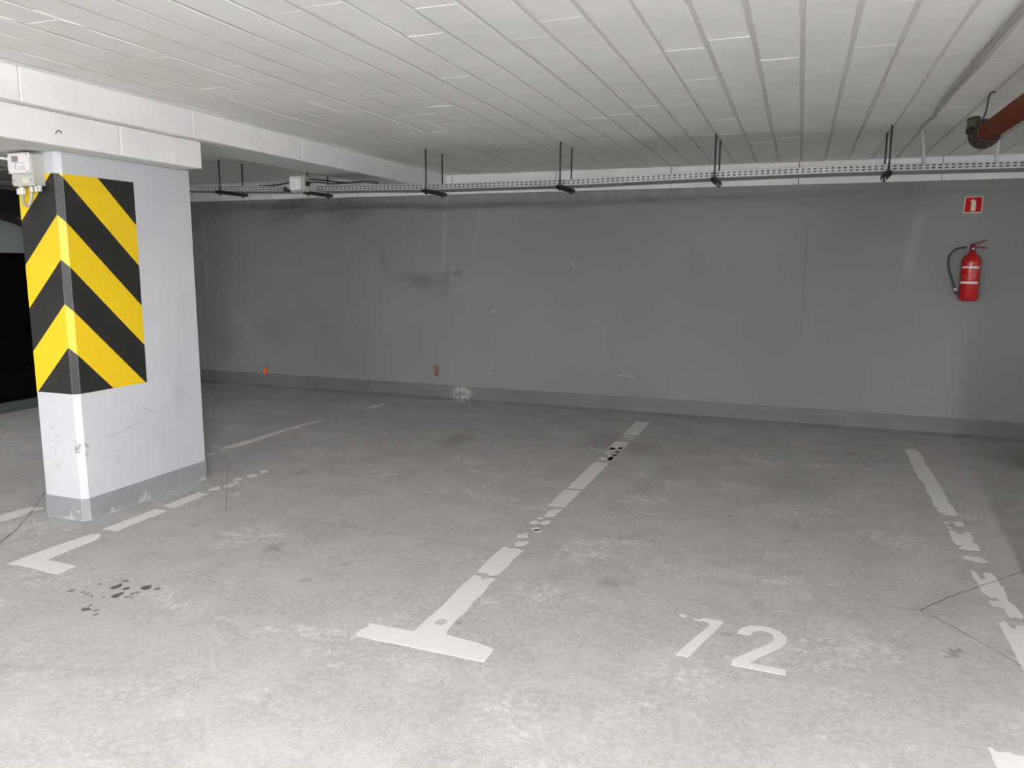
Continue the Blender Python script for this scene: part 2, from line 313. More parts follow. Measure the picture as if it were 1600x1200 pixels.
# ceiling of narrow hollow blocks with open joints
bm = bmesh.new()
bx(bm, -10.4, 7.2, -6.2, YB+.2, H+.0045, H+.2, mi=1)
rnd = random.Random(3)
def block(x0, x1, y0, y1, z):
    c = .0025; zt = H+.012
    P = [(x0,y0),(x1,y0),(x1,y1),(x0,y1)]; Q = [(x0+c,y0+c*.5),(x1-c,y0+c*.5),(x1-c,y1-c*.5),(x0+c,y1-c*.5)]
    T = [bm.verts.new((*p, zt)) for p in P]; U = [bm.verts.new((*p, z+c*.7)) for p in P]; W = [bm.verts.new((*q, z+rnd.uniform(-.0007,.0007))) for q in Q]
    bm.faces.new(W[::-1])
    for i in range(4):
        j = (i+1) % 4
        bm.faces.new((T[i], U[i], U[j], T[j])[::-1]); bm.faces.new((U[i], W[i], W[j], U[j])[::-1])
for k in range(-51, 36):
    xa = -.045 + k*.2
    gl, gr = rnd.uniform(.008,.013), rnd.uniform(.008,.013)
    y = -6.0 + rnd.uniform(0, .6)
    y0 = -6.0
    while y0 < YB:
        y1 = min(y, YB)
        j = rnd.uniform(-.0025,.0025)
        if y1-y0 > .05: block(xa+gl+j, xa+.2-gr+j, y0+.0008, y1-rnd.choice((.0008,.001,.0016,.0028)), H+rnd.uniform(-.0006,.0012))
        if rnd.random() < .38 and y1-y0 > .1:
            s_ = rnd.choice((0, 0, 1)); xb = xa+(gl+.001 if not s_ else .2-gr-.001); ya = y0+rnd.uniform(0,.25); yb = min(y1, ya+rnd.uniform(.15,.6)); nb = max(2, int((yb-ya)/.03))
            prev = None
            for q in range(nb+1):
                yy = ya+(yb-ya)*q/nb; wq = rnd.uniform(.0012,.003); hq = rnd.uniform(.001,.0032) if 0 < q < nb else .0002
                cur = [bm.verts.new((xb-wq, yy, H+.001)), bm.verts.new((xb, yy, H-hq)), bm.verts.new((xb+wq, yy, H+.001))]
                if prev:
                    bm.faces.new((prev[0],prev[1],cur[1],cur[0])); bm.faces.new((prev[1],prev[2],cur[2],cur[1]))
                prev = cur
        y0 = y1; y += .6
bmesh.ops.recalc_face_normals(bm, faces=bm.faces)
prop(obj('ceiling', bm, [MCL, MORT]), kind='structure')
# ------------------------------------------------------------------ beam and its corbel
def seamed_beam(name, x0, x1, ys, z0, z1, label, cat, bev=.006):
    bm = bmesh.new()
    for a_, b_ in zip(ys, ys[1:]):
        bx(bm, x0, x1, a_+.0015, b_-.0015, z0, z1, bev=bev)
    return prop(obj(name, bm, MB_), label, cat)
seamed_beam('concrete_beam', -4.13, -3.71, [-6, -3, -1.2, .6, 1.75, 2.914, 4.095, 5.265, 6.5, 7.915], 2.34, 2.512,
            'long white concrete beam under the ceiling, running from over the striped column to the back wall', 'beam')
seamed_beam('concrete_corbel', -4.40, -3.775, [.6, 2.13, 3.575, 4.235], 2.164, 2.339,
            'thick white concrete slab resting on the striped column, below the long ceiling beam', 'beam', .008)
# ------------------------------------------------------------------ column with hazard stripes
XL, XR, YN, YF = -4.255, -3.94, 3.28, 4.285
col = empty('concrete_column', ((XL+XR)/2, (YN+YF)/2, 0), 'square pale grey concrete column with yellow and black chevrons and a dark grey base', 'column')
ch = .03
def plan(e): return [(XL-e,YN-e),(XR-ch-e*.4,YN-e),(XR+e,YN+ch+e*.4),(XR+e,YF+e),(XL-e,YF+e)]
bm = bmesh.new(); prism(bm, plan(0), 0, 2.164)
obj('shaft', bm, MC, col)
bm = bmesh.new(); prism(bm, plan(.004), 0, .137)
obj('base_band', bm, MBD, col)
def clip(poly, f):
    out = []
    for i in range(len(poly)):
        p, q = poly[i-1], poly[i]; a_, b_ = f(p), f(q)
        if (a_ >= 0) != (b_ >= 0):
            t = a_/(a_-b_); out.append((p[0]+(q[0]-p[0])*t, p[1]+(q[1]-p[1])*t))
        if b_ >= 0: out.append(q)
    return out
bm = bmesh.new()
lev = [.2, 1.053, 1.305, 1.560, 1.812, 2.064, 2.316, 3.2]; cols = [1, 0, 1, 0, 1, 0, 1]          # apex heights; 1 = black
e = .0015
def panel(s0, s1, P, Nn):
    for i, c in enumerate(cols):
        poly = [(s0,.777),(s1,.777),(s1,2.041),(s0,2.041)]
        sg = -1 if s1 <= 0.0001 else 1
        poly = clip(poly, lambda p: p[1]-(lev[i]-abs(p[0]))); poly = clip(poly, lambda p: (lev[i+1]-abs(p[0]))-p[1]) if len(poly) > 2 else poly
        if len(poly) > 2:
            f = bm.faces.new([bm.verts.new(P(p)) for p in poly]); f.material_index = c; f.normal_update()
            if f.normal.dot(Nn) < 0: f.normal_flip()
cl = ch*math.sqrt(2)
panel(-(XR-ch-XL)+.0, 0, lambda p: (XR-ch+p[0], YN-e, p[1]), Vector((0,-1,0)))
panel(0, cl, lambda p: (XR-ch+p[0]/cl*ch+e*.7, YN+p[0]/cl*ch-e*.7, p[1]), Vector((1,-1,0)))
panel(cl, cl+.497, lambda p: (XR+e, YN+ch+(p[0]-cl), p[1]), Vector((1,0,0)))
obj('hazard_marking', bm, [YEL, BLK], col)
# right-hand pillar just past the bay edge (throws the shade on the right)
col2 = empty('concrete_column', (1.2955, 3.58, 0), 'plain grey concrete pillar beyond the right edge of bay twelve', 'column')
bm = bmesh.new(); bx(bm, 1.138, 1.453, 3.08, 4.08, 0, 2.34, bev=.01); obj('shaft', bm, MC, col2)
# low pale block by the right wall
bm = bmesh.new(); prism(bm, [(1.725,6.75),(2.25,6.6),(2.3,7.3),(1.76,7.12)], 0, .13)
prop(obj('concrete_block', bm, simple('pale_block', (.34,.35,.32), .8, 0, .15)), 'low pale concrete block on the floor near the skirting, past the worn bay line', 'concrete block')
# ------------------------------------------------------------------ electric box on the column
jb = empty('junction_box', (-4.12, YN, 1.97), 'small grey electrical box with a white lid and a looped cable on the striped column', 'electrical box')
obj('case', box(-4.205, -4.038, 3.205, YN, 1.972, 2.140, bev=.004), CASE, jb)
lid = obj('lid', box(-4.212, -4.05, 3.192, 3.206, 2.036, 2.146, bev=.004), LIDM, jb)
obj('display', box(-4.175, -4.127, 3.1895, 3.192, 2.098, 2.130), MAUV, lid)
bm = bmesh.new()
for i in range(3): bx(bm, -4.13, -4.075, 3.19, 3.192, 2.052+i*.009, 2.056+i*.009)
obj('red_print', bm, PINK, lid)
bm = bmesh.new()
bx(bm, -4.125, -4.08, 3.19, 3.192, 2.090, 2.0925); bx(bm, -4.152, -4.1495, 3.19, 3.192, 2.062, 2.0925); bx(bm, -4.152, -4.125, 3.19, 3.192, 2.090, 2.0925)
obj('grey_print', bm, simple('grey_print', (.25,.25,.26)), lid)
for sx in (-4.203, -4.059):
    for sz in (2.045, 2.137): obj('screw', box(sx-.003, sx+.003, 3.19, 3.1925, sz-.003, sz+.003), DKST, lid)
cov = obj('terminal_cover', box(-4.188, -4.03, 3.198, 3.21, 1.966, 2.030, bev=.004), CASE, jb)
obj('sticker', box(-4.115, -4.07, 3.196, 3.199, 1.982, 2.008), simple('sticker_cream', (.62,.58,.48)), cov)
for sx in (-4.178, -4.04): obj('screw', box(sx-.003, sx+.003, 3.196, 3.199, 1.996, 2.002), DKST, cov)
for i, gx in enumerate((-4.17, -4.095, -4.058, -4.020-.012)):
    bm = bmesh.new(); tube(bm, [(gx,3.235,1.972),(gx,3.235,1.955)], .013, 6); tube(bm, [(gx,3.235,1.955),(gx,3.235,1.938)], .0105, 10)
    obj('cable_gland', bm, LIDM if i < 2 else CLEAR, jb)
bm = bmesh.new(); tube(bm, smoothpath([(-4.17,3.232,1.94),(-4.168,3.23,1.905),(-4.155,3.228,1.872),(-4.13,3.228,1.862),(-4.107,3.228,1.875),(-4.097,3.23,1.905),(-4.095,3.232,1.94)]), .008, 10)
obj('looped_cable', bm, PIPEG, jb)
obj('tee_fitting', box(-4.20,-4.155,3.222,3.245,1.925,1.958, bev=.003), LIDM, jb)
bm = bmesh.new(); tube(bm, smoothpath([(-4.205,3.24,2.11),(-4.24,3.24,2.118),(-4.29,3.235,2.128),(-4.33,3.20,2.134),(-4.44,3.12,2.136)]), .008, 10)
obj('supply_cable', bm, PIPEW, jb)
# hook on corbel face
bm = bmesh.new(); tube(bm, smoothpath([(-3.776,3.15,2.224),(-3.766,3.148,2.232),(-3.762,3.158,2.242),(-3.764,3.174,2.240),(-3.767,3.176,2.228)]), .002, 6)
prop(obj('wire_hook', bm, DKST), 'tiny bent wire hook sticking out of the white corbel above the striped column', 'hook')
# ------------------------------------------------------------------ painted floor markings
def marking(name, polys, label, cat, group=None, kind=None, z=.0016, m=None):
    bm = bmesh.new()
    for P in polys: prism(bm, P, 0.0002, z)
    return prop(obj(name, bm, m or MP), label, cat, group, kind)
def ragged(x0, x1, y0, y1, seed, amp=.008, step=.05):
    r = random.Random(seed); n = max(2, int((y1-y0)/step))
    L = [(x0+r.uniform(-amp,amp), y0+(y1-y0)*i/n) for i in range(n+1)]; Rr = [(x1+r.uniform(-amp,amp), y0+(y1-y0)*i/n + (r.uniform(-.015,.015) if 0 < i < n else 0)) for i in range(n+1)]
    return L + Rr[::-1]
def flakes(x0, x1, y0, y1, n, seed, s=.045):
    r = random.Random(seed); out = []
    for i in range(n):
        cx, cy = r.uniform(x0+.01, x1-.01), y0+(y1-y0)*(i+r.random())/n
        k = r.randint(6, 9); rr = r.uniform(.5, 1.2)*s
        out.append([(min(x1+.004, max(x0-.004, cx+rr*r.uniform(.6,1.2)*math.cos(2*math.pi*j/k))), cy+rr*r.uniform(.6,1.6)*math.sin(2*math.pi*j/k)) for j in range(k)])
    return out
ONE_ = [[[-0.377,2.938],[-0.328,2.934],[-0.29,3.065],[-0.251,3.195],[-0.226,3.286],[-0.226,3.303],[-0.237,3.312],[-0.283,3.308],[-0.316,3.307],[-0.317,3.29],[-0.339,3.284],[-0.355,3.289],[-0.335,3.271],[-0.304,3.283],[-0.276,3.269],[-0.281,3.234],[-0.296,3.184],[-0.32,3.123],[-0.351,3.024]],[[-0.417,3.304],[-0.409,3.311],[-0.386,3.306],[-0.384,3.286],[-0.399,3.286]]]
TWO_ = [[[-0.157,3.211],[-0.156,3.242],[-0.139,3.278],[-0.11,3.305],[-0.066,3.32],[-0.021,3.317],[0.01,3.295],[0.033,3.265],[0.041,3.229],[0.034,3.19],[0.014,3.145],[-0.029,3.081],[-0.068,3.026],[-0.099,2.974],[-0.03,2.974],[0.04,2.972],[0.04,2.927],[-0.058,2.931],[-0.16,2.934],[-0.161,2.961],[-0.159,2.979],[-0.106,3.057],[-0.057,3.124],[-0.022,3.178],[-0.009,3.213],[-0.012,3.248],[-0.025,3.269],[-0.047,3.278],[-0.075,3.273],[-0.096,3.252],[-0.106,3.214],[-0.132,3.212]]]
RL_ = [[[0.922,7.15],[0.978,7.212],[1.022,7.197],[1.038,7.116],[1.038,6.975],[1.036,6.839],[1.021,6.717],[1.03,6.595],[1.033,6.41],[1.031,6.161],[1.029,5.931],[1.027,5.779],[1.014,5.573],[1.031,5.521],[1.024,5.434],[1.025,5.349],[0.984,5.322],[0.95,5.345],[0.917,5.398],[0.933,5.445],[0.912,5.484],[0.921,5.615],[0.925,5.74],[0.913,5.82],[0.934,6.075],[0.915,6.188],[0.917,6.523],[0.923,6.622],[0.923,6.75],[0.932,6.933]],[[0.917,5.171],[0.951,5.176],[0.945,5.135],[0.922,5.136]],[[0.966,5.194],[1.025,5.217],[1.03,5.178],[1.02,5.128],[0.979,5.109],[0.976,5.157]],[[0.916,5.084],[0.936,5.079],[0.951,5.049],[0.93,5.041]],[[0.917,4.999],[0.954,5.009],[0.953,4.951],[0.987,4.959],[1.009,5.008],[1.027,5.011],[1.032,4.905],[1.01,4.852],[1.021,4.875],[1.007,4.825],[1.021,4.811],[1.031,4.789],[1.023,4.699],[0.965,4.692],[0.922,4.695],[0.929,4.716],[0.967,4.755],[0.918,4.755],[0.91,4.853],[0.913,4.882]],[[0.92,4.567],[0.946,4.586],[0.959,4.568],[0.99,4.585],[1.017,4.565],[1.029,4.515],[0.991,4.503],[0.95,4.516],[0.92,4.531]],[[0.919,4.36],[0.936,4.353],[0.941,4.295],[0.94,4.248],[0.961,4.251],[0.969,4.282],[0.968,4.33],[0.981,4.354],[1.01,4.354],[1.018,4.317],[1.019,4.247],[1.018,4.194],[1.029,4.176],[1.021,4.136],[1.012,4.027],[1.008,3.998],[1.027,3.945],[1.033,3.851],[1.024,3.811],[1.0,3.826],[0.977,3.805],[0.966,3.857],[0.976,3.893],[0.96,3.92],[0.927,3.917],[0.92,3.964],[0.927,3.976],[0.97,3.987],[0.968,4.024],[0.943,4.021],[0.929,4.037],[0.912,4.073],[0.914,4.124],[0.919,4.178],[0.911,4.26]],[[0.912,3.728],[0.932,3.743],[0.934,3.76],[0.942,3.755],[0.947,3.727],[0.953,3.694],[0.968,3.682],[0.977,3.724],[1.012,3.742],[0.907,3.291],[0.905,3.366],[0.91,3.5],[0.91,3.598]]]
BAR_ = [[0.668,2.694],[0.675,2.693],[0.682,2.688],[0.684,2.678],[0.698,2.676],[0.722,2.684],[0.732,2.684],[0.739,2.676],[0.754,2.68],[0.765,2.678]]
NEAR_ = [[[-4.502,2.901],[-4.526,3.169],[-4.531,3.267],[-4.517,3.358],[-4.422,3.378],[-4.404,3.361],[-4.444,3.318],[-4.409,3.247],[-4.402,3.169],[-4.427,3.096],[-4.4,2.841]]]
MID_ = [[[-4.451,4.863],[-4.425,4.931],[-4.411,4.896],[-4.406,4.812]],[[-4.485,5.056],[-4.492,5.273],[-4.468,5.496],[-4.378,5.384],[-4.395,5.197],[-4.423,5.111]],[[-4.468,5.496],[-4.472,5.635],[-4.47,5.841],[-4.436,5.953],[-4.455,6.079],[-4.424,6.23],[-4.381,6.356],[-4.363,6.38],[-4.342,6.312],[-4.392,6.185],[-4.404,6.06],[-4.368,5.996],[-4.409,5.88],[-4.392,5.761],[-4.395,5.581],[-4.386,5.394]],[[-4.295,7.061],[-4.306,7.28],[-4.282,7.449],[-4.254,7.417],[-4.241,7.203],[-4.274,7.059]]]
FAR_ = [[[-6.795,4.837],[-6.813,4.979],[-6.798,5.101],[-6.773,5.216],[-6.728,5.181],[-6.742,5.058],[-6.748,4.93],[-6.721,4.782]]]
LT_ = [[[-3.76,2.645],[-3.682,2.652],[-3.592,2.653],[-3.49,2.643],[-3.402,2.638],[-3.404,2.736]]]
OIL_D_ = [[[-3.018,2.603],[-3.022,2.624],[-3.014,2.647],[-3.017,2.669],[-3.006,2.668],[-2.987,2.648],[-2.982,2.62],[-2.991,2.605]],[[-2.878,2.655],[-2.888,2.683],[-2.865,2.7],[-2.863,2.708],[-2.851,2.7],[-2.838,2.675],[-2.841,2.652]],[[-2.939,2.54],[-2.938,2.566],[-2.93,2.576],[-2.929,2.594],[-2.916,2.598],[-2.906,2.581],[-2.905,2.562],[-2.898,2.542],[-2.917,2.532]],[[-2.931,2.646],[-2.927,2.639],[-2.928,2.629],[-2.934,2.62],[-2.943,2.616],[-2.951,2.618],[-2.955,2.626],[-2.954,2.636],[-2.948,2.645],[-2.939,2.649]],[[-2.949,2.387],[-2.952,2.408],[-2.929,2.412],[-2.906,2.408],[-2.901,2.397],[-2.918,2.386],[-2.931,2.378]]]
OIL_P_ = [[[-2.999,2.707],[-2.994,2.698],[-2.998,2.69],[-3.009,2.685],[-3.024,2.687],[-3.035,2.693],[-3.04,2.702],[-3.036,2.71],[-3.025,2.715],[-3.011,2.714]],[[-2.788,2.694],[-2.783,2.685],[-2.784,2.674],[-2.791,2.668],[-2.802,2.666],[-2.813,2.671],[-2.818,2.681],[-2.817,2.691],[-2.81,2.698],[-2.799,2.699]],[[-2.851,2.57],[-2.847,2.563],[-2.849,2.556],[-2.857,2.551],[-2.866,2.55],[-2.875,2.554],[-2.878,2.561],[-2.876,2.568],[-2.869,2.573],[-2.859,2.574]],[[-2.846,2.628],[-2.842,2.621],[-2.842,2.614],[-2.846,2.607],[-2.853,2.605],[-2.86,2.608],[-2.864,2.614],[-2.864,2.622],[-2.859,2.628],[-2.852,2.63]],[[-3.019,2.52],[-3.015,2.514],[-3.014,2.507],[-3.018,2.502],[-3.024,2.501],[-3.031,2.504],[-3.035,2.509],[-3.036,2.516],[-3.033,2.521],[-3.026,2.522]],[[-2.84,2.388],[-2.835,2.381],[-2.834,2.372],[-2.837,2.363],[-2.843,2.359],[-2.849,2.36],[-2.854,2.367],[-2.855,2.376],[-2.852,2.385],[-2.846,2.389]],[[-2.872,2.418],[-2.867,2.411],[-2.867,2.402],[-2.872,2.395],[-2.879,2.391],[-2.886,2.393],[-2.89,2.4],[-2.89,2.408],[-2.886,2.416],[-2.879,2.42]],[[-2.946,2.447],[-2.94,2.44],[-2.935,2.431],[-2.934,2.421],[-2.936,2.416],[-2.941,2.416],[-2.947,2.422],[-2.952,2.432],[-2.953,2.441],[-2.951,2.447]],[[-3.153,2.535],[-3.148,2.527],[-3.149,2.516],[-3.156,2.506],[-3.165,2.502],[-3.174,2.504],[-3.179,2.512],[-3.178,2.523],[-3.172,2.533],[-3.162,2.537]],[[-3.093,2.538],[-3.089,2.532],[-3.089,2.526],[-3.093,2.52],[-3.099,2.518],[-3.105,2.52],[-3.109,2.525],[-3.109,2.532],[-3.105,2.537],[-3.099,2.54]],[[-3.057,2.533],[-3.053,2.527],[-3.054,2.519],[-3.058,2.512],[-3.065,2.509],[-3.072,2.511],[-3.076,2.517],[-3.075,2.525],[-3.071,2.532],[-3.064,2.535]],[[-3.096,2.633],[-3.092,2.628],[-3.092,2.621],[-3.096,2.615],[-3.102,2.613],[-3.108,2.615],[-3.112,2.621],[-3.112,2.628],[-3.108,2.634],[-3.102,2.636]],[[-2.956,2.527],[-2.953,2.523],[-2.953,2.518],[-2.956,2.514],[-2.96,2.512],[-2.965,2.514],[-2.968,2.518],[-2.968,2.523],[-2.965,2.527],[-2.96,2.529]],[[-2.862,2.61],[-2.857,2.603],[-2.855,2.594],[-2.857,2.586],[-2.862,2.582],[-2.868,2.584],[-2.873,2.59],[-2.875,2.599],[-2.873,2.608],[-2.868,2.611]],[[-2.83,2.57],[-2.827,2.566],[-2.827,2.561],[-2.829,2.558],[-2.833,2.557],[-2.838,2.559],[-2.841,2.563],[-2.841,2.568],[-2.838,2.571],[-2.834,2.572]]]
CR_ = {"r1": [[0.604,3.741],[0.746,3.942],[0.916,4.14],[1.174,4.443],[1.606,4.979]],"r2": [[0.604,3.741],[0.698,3.636],[0.795,3.5],[0.915,3.325],[1.033,3.144]],"r3": [[0.466,3.731],[0.604,3.741],[0.738,3.731]],"m1": [[-2.667,3.768],[-2.355,3.768],[-2.141,3.768],[-1.759,3.739],[-1.529,3.744],[-1.271,3.753]],"l1": [[-4.081,2.85],[-4.221,3.054],[-4.384,3.254],[-4.709,3.618]],"l2": [[-4.034,2.9],[-4.11,3.097],[-4.071,3.235]],"l3": [[-4.074,2.874],[-3.964,2.982],[-3.825,3.244]],"l4": [[-4.092,4.698],[-3.67,4.188],[-3.309,3.753]]}
RL_[-1] = RL_[-1][:9] + [[1.03,3.74],[1.034,3.2],[1.03,2.67],[.912,2.67]] + RL_[-1][9:]
marking('painted_number', ONE_, 'white painted digit 1 on the floor of the right-hand bay, its flag partly worn away', 'painted number', 'bay number twelve painted on the floor')
marking('painted_number', TWO_, 'white painted digit 2 on the floor of the right-hand bay', 'painted number', 'bay number twelve painted on the floor')
# line between the two near bays: T-bar, then a stem that gets more and more worn towards the wall
T1 = [[(-1.665,2.618),(-1.55,2.612),(-1.40,2.613),(-1.25,2.610),(-1.075,2.606),(-1.074,2.66),(-1.078,2.718),(-1.16,2.742),(-1.31,2.760),(-1.322,2.80),(-1.328,2.90),(-1.318,3.0),(-1.33,3.1),(-1.322,3.2),(-1.332,3.30),(-1.33,3.385),
       (-1.37,3.37),(-1.385,3.34),(-1.41,3.375),(-1.447,3.385),(-1.452,3.2),(-1.445,3.0),(-1.452,2.85),(-1.45,2.74),(-1.56,2.735),(-1.668,2.735),(-1.655,2.70),(-1.672,2.66)],
      [(-1.45,3.425),(-1.40,3.43),(-1.37,3.405),(-1.335,3.425),(-1.328,3.55),(-1.335,3.65),(-1.325,3.78),(-1.37,3.80),(-1.41,3.79),(-1.45,3.80),(-1.455,3.6)]]
T1 += flakes(-1.445,-1.335,3.83,4.35,9,5,.032)
T1 += [ragged(-1.445,-1.33,4.60,4.98,1,.005), [(-1.40,4.38),(-1.345,4.40),(-1.335,4.55),(-1.38,4.53),(-1.41,4.47)], ragged(-1.44,-1.325,5.03,5.80,2,.004)]
T1 += flakes(-1.43,-1.325,5.86,6.30,9,6,.042) + [ragged(-1.36,-1.322,5.88,6.35,3,.004), ragged(-1.44,-1.315,6.28,6.56,4,.006)] + flakes(-1.43,-1.32,6.62,6.85,4,8,.05) + [ragged(-1.44,-1.305,6.88,7.5,9,.006)]
tl = marking('parking_line', T1, 'worn white T-ended line between the middle bay and the bay marked twelve', 'parking line')
LT = [[(-3.76,2.645),(-3.682,2.652),(-3.592,2.653),(-3.49,2.643),(-3.402,2.638),(-3.404,2.75),(-3.50,2.755),(-3.618,2.76),(-3.625,2.9),(-3.63,3.08),(-3.66,3.13),(-3.69,3.15),(-3.735,3.13),(-3.752,2.95),(-3.762,2.8)],
      ragged(-3.745,-3.645,3.22,3.62,11,.006), ragged(-3.75,-3.66,3.68,4.0,12,.008)] + flakes(-3.74,-3.65,4.05,4.6,6,13,.04)
hole = marking('worn_spot', [[(-1.405,2.835),(-1.385,2.822),(-1.362,2.828),(-1.352,2.85),(-1.36,2.878),(-1.385,2.888),(-1.402,2.865)]], None, None, z=.0022, m=simple('bare_concrete', (.38,.375,.365), .8, 0, .2))
hole.parent = tl
marking('parking_line', LT, 'white line with a cut-off T end on the floor beside the striped column', 'parking line')
marking('parking_line', RL_ + [BAR_ + [[.82,2.69],[.9,2.70],[1.03,2.70],[1.29,2.69],[1.29,2.58],[.67,2.58],[.668,2.63]]] , 'badly worn white line on the far side of the number twelve, flaking into islands', 'parking line')
marking('parking_line', NEAR_ + MID_, 'faint broken white line on the floor behind the striped column', 'parking line')
marking('parking_line', [FAR_[0], ragged(-6.80,-6.70,5.5,7.2,14,.01)], 'faded grey line on the dark floor in front of the black gateway', 'parking line', m=simple('faded_line', (.33,.32,.30), .7, 0, .2))
bm = bmesh.new()
for P in OIL_D_: prism(bm, P, .0002, .0012, 0)
for P in OIL_P_: prism(bm, P, .0002, .0010, 1)
prop(obj('oil_stain', bm, [OIL, OILP]), 'cluster of small black and brown oil drips on the floor before the middle bay', 'oil stain')
# cracks: hairline strips cut in the slab
for nm, (key, lab) in enumerate((('r1','dark crack branching up towards the right pillar across the flaking line'), ('r2','straight crack running down from the branching point towards the edge of bay twelve'), ('r3','short faint crack beside the branching point in bay twelve'),
                  ('m1','fine long crack across the floor of the middle bay'), ('l1','dark joint crack crossing the white line left of the striped column'), ('l2','short crack at the foot of the striped column, near its left corner'), ('l3','long faint crack in front of the striped column base'), ('l4','short straight crack on the floor behind the striped column'))):
    r = random.Random(nm); P = []
    for p, q in zip(CR_[key], CR_[key][1:]):
        n = max(2, int(math.hypot(q[0]-p[0], q[1]-p[1])/.05))
        P += [(p[0]+(q[0]-p[0])*i/n+r.uniform(-.004,.004), p[1]+(q[1]-p[1])*i/n+r.uniform(-.004,.004)) for i in range(n)]
    P.append(tuple(CR_[key][-1])); Lp, Rp = [], []
    wd = .0028 if key in ('r1','r2','l1') else .0016
    for i in range(len(P)):
        d = Vector((P[min(i+1,len(P)-1)][0]-P[max(i-1,0)][0], P[min(i+1,len(P)-1)][1]-P[max(i-1,0)][1])).normalized(); k = wd*r.uniform(.4,1.3)
        Lp.append((P[i][0]-d.y*k, P[i][1]+d.x*k)); Rp.append((P[i][0]+d.y*k, P[i][1]-d.x*k))
    bm = bmesh.new()
    for i in range(len(P)-1):
        vs = [bm.verts.new((*t, .0021)) for t in (Lp[i], Rp[i], Rp[i+1], Lp[i+1])]; f = bm.faces.new(vs); f.normal_update()
        if f.normal.z < 0: f.normal_flip()
    prop(obj('floor_crack', bm, CRK), kind='structure')
# ------------------------------------------------------------------ cable tray, its hangers
TY0, TY1 = 6.10, 6.36
TZ = [(-9.0,2.40),(-8.14,2.368),(-6.5,2.27),(-5.2,2.225),(-4.54,2.202),(-4.15,2.194),(-3.72,2.192),(-3.33,2.182),(-2.9,2.176),(-2.26,2.178),(-1.72,2.178),(-.67,2.199),(.18,2.207),(.59,2.206),(1.35,2.20),(3,2.2),(7,2.2)]
def tz(x):
    for (a0,z0),(a1,z1) in zip(TZ, TZ[1:]):
        if x <= a1: return z0+(z1-z0)*(x-a0)/(a1-a0)
    return TZ[-1][1]
def tray(x0, x1, label):
    hs = .047; rows = [(.010,.018),(.029,.037)]; p = .040
    root = empty('cable_tray', ((x0+x1)/2, (TY0+TY1)/2, tz((x0+x1)/2)), label, 'cable tray', 'perforated metal cable trays along the back wall')
    for yy, nm in ((TY0,'side_rail'),(TY1,'side_rail')):
        bm = bmesh.new(); n = int((x1-x0)/p)
        zs = [0]+[v for r_ in rows for v in r_]+[hs]
        for i in range(n):
            xa = x0+i*p; xs = [xa, xa+.009, xa+.031, xa+p]
            for j in range(3):
                for k in range(5):
                    if j == 1 and k in (1,3): continue
                    q = [(xs[j],zs[k]),(xs[j+1],zs[k]),(xs[j+1],zs[k+1]),(xs[j],zs[k+1])]
                    bm.faces.new([bm.verts.new((u, yy, tz(u)+v)) for u, v in q])
        bmesh.ops.remove_doubles(bm, verts=bm.verts, dist=.0004)
        # folded top lip
        sgn = 1 if yy == TY0 else -1
        for i in range(n):
            xa, xb = x0+i*p, x0+(i+1)*p
            bm.faces.new([bm.verts.new(t) for t in ((xa,yy,tz(xa)+hs),(xb,yy,tz(xb)+hs),(xb,yy+sgn*.008,tz(xb)+hs),(xa,yy+sgn*.008,tz(xa)+hs))])
        o = obj(nm, bm, GALV, root); md = o.modifiers.new('thick', 'SOLIDIFY'); md.thickness = .0012
    bm = bmesh.new(); xs = [x0+(x1-x0)*i/120 for i in range(121)]
    for xa, xb in zip(xs, xs[1:]):
        bm.faces.new([bm.verts.new(t) for t in ((xa,TY0,tz(xa)),(xb,TY0,tz(xb)),(xb,TY1,tz(xb)),(xa,TY1,tz(xa)))])
    bmesh.ops.remove_doubles(bm, verts=bm.verts, dist=.0001)
    o = obj('tray_bottom', bm, GALV, root); md = o.modifiers.new('thick', 'SOLIDIFY'); md.thickness = .0012
    bm = bmesh.new(); r = random.Random(int(x0*10))
    for k, (yy, rr, m) in enumerate(((6.118,.011,0),(6.128,.010,.021),(6.165,.010,0),(6.20,.012,0),(6.24,.009,0),(6.30,.011,0))):
        tube(bm, [(x, yy+r.uniform(-.002,.004), tz(x)+rr+m+.002) for x in [x0+(x1-x0)*i/24 for i in range(25)]], rr, 6)
    obj('cable_bundle', bm, BLKR, root)
    return root
tray(-9.0, -4.50, 'length of slotted metal cable tray hanging between the striped column and the bulkhead lamp')
tray(-4.16, 6.9, 'long slotted metal cable tray running from the bulkhead lamp towards the extinguisher side')
def hanger(x, label, top=H+.01):
    z = tz(x); root = empty('tray_hanger', (x, 6.23, z-.03), label, 'tray hanger', 'rod hangers under the cable tray')
    for yy, dx in ((6.075, 0), (6.40, 0)):
        bm = bmesh.new(); tube(bm, [(x+dx, yy, z-.035), (x+dx, yy, top)], .0065, 8)
        tube(bm, [(x+dx, yy, z-.043), (x+dx, yy, z-.034)], .013, 6); tube(bm, [(x+dx, yy, z-.004), (x+dx, yy, z+.004)], .013, 6)
        obj('threaded_rod', bm, DKST, root)
    bm = bmesh.new(); z1 = z-.002
    bx(bm, x-.02, x+.02, 6.03, 6.45, z1-.003, z1); bx(bm, x-.02, x-.017, 6.03, 6.45, z1-.028, z1-.002); bx(bm, x+.017, x+.02, 6.03, 6.45, z1-.028, z1-.002)
    obj('channel_bracket', bm, DKST, root)
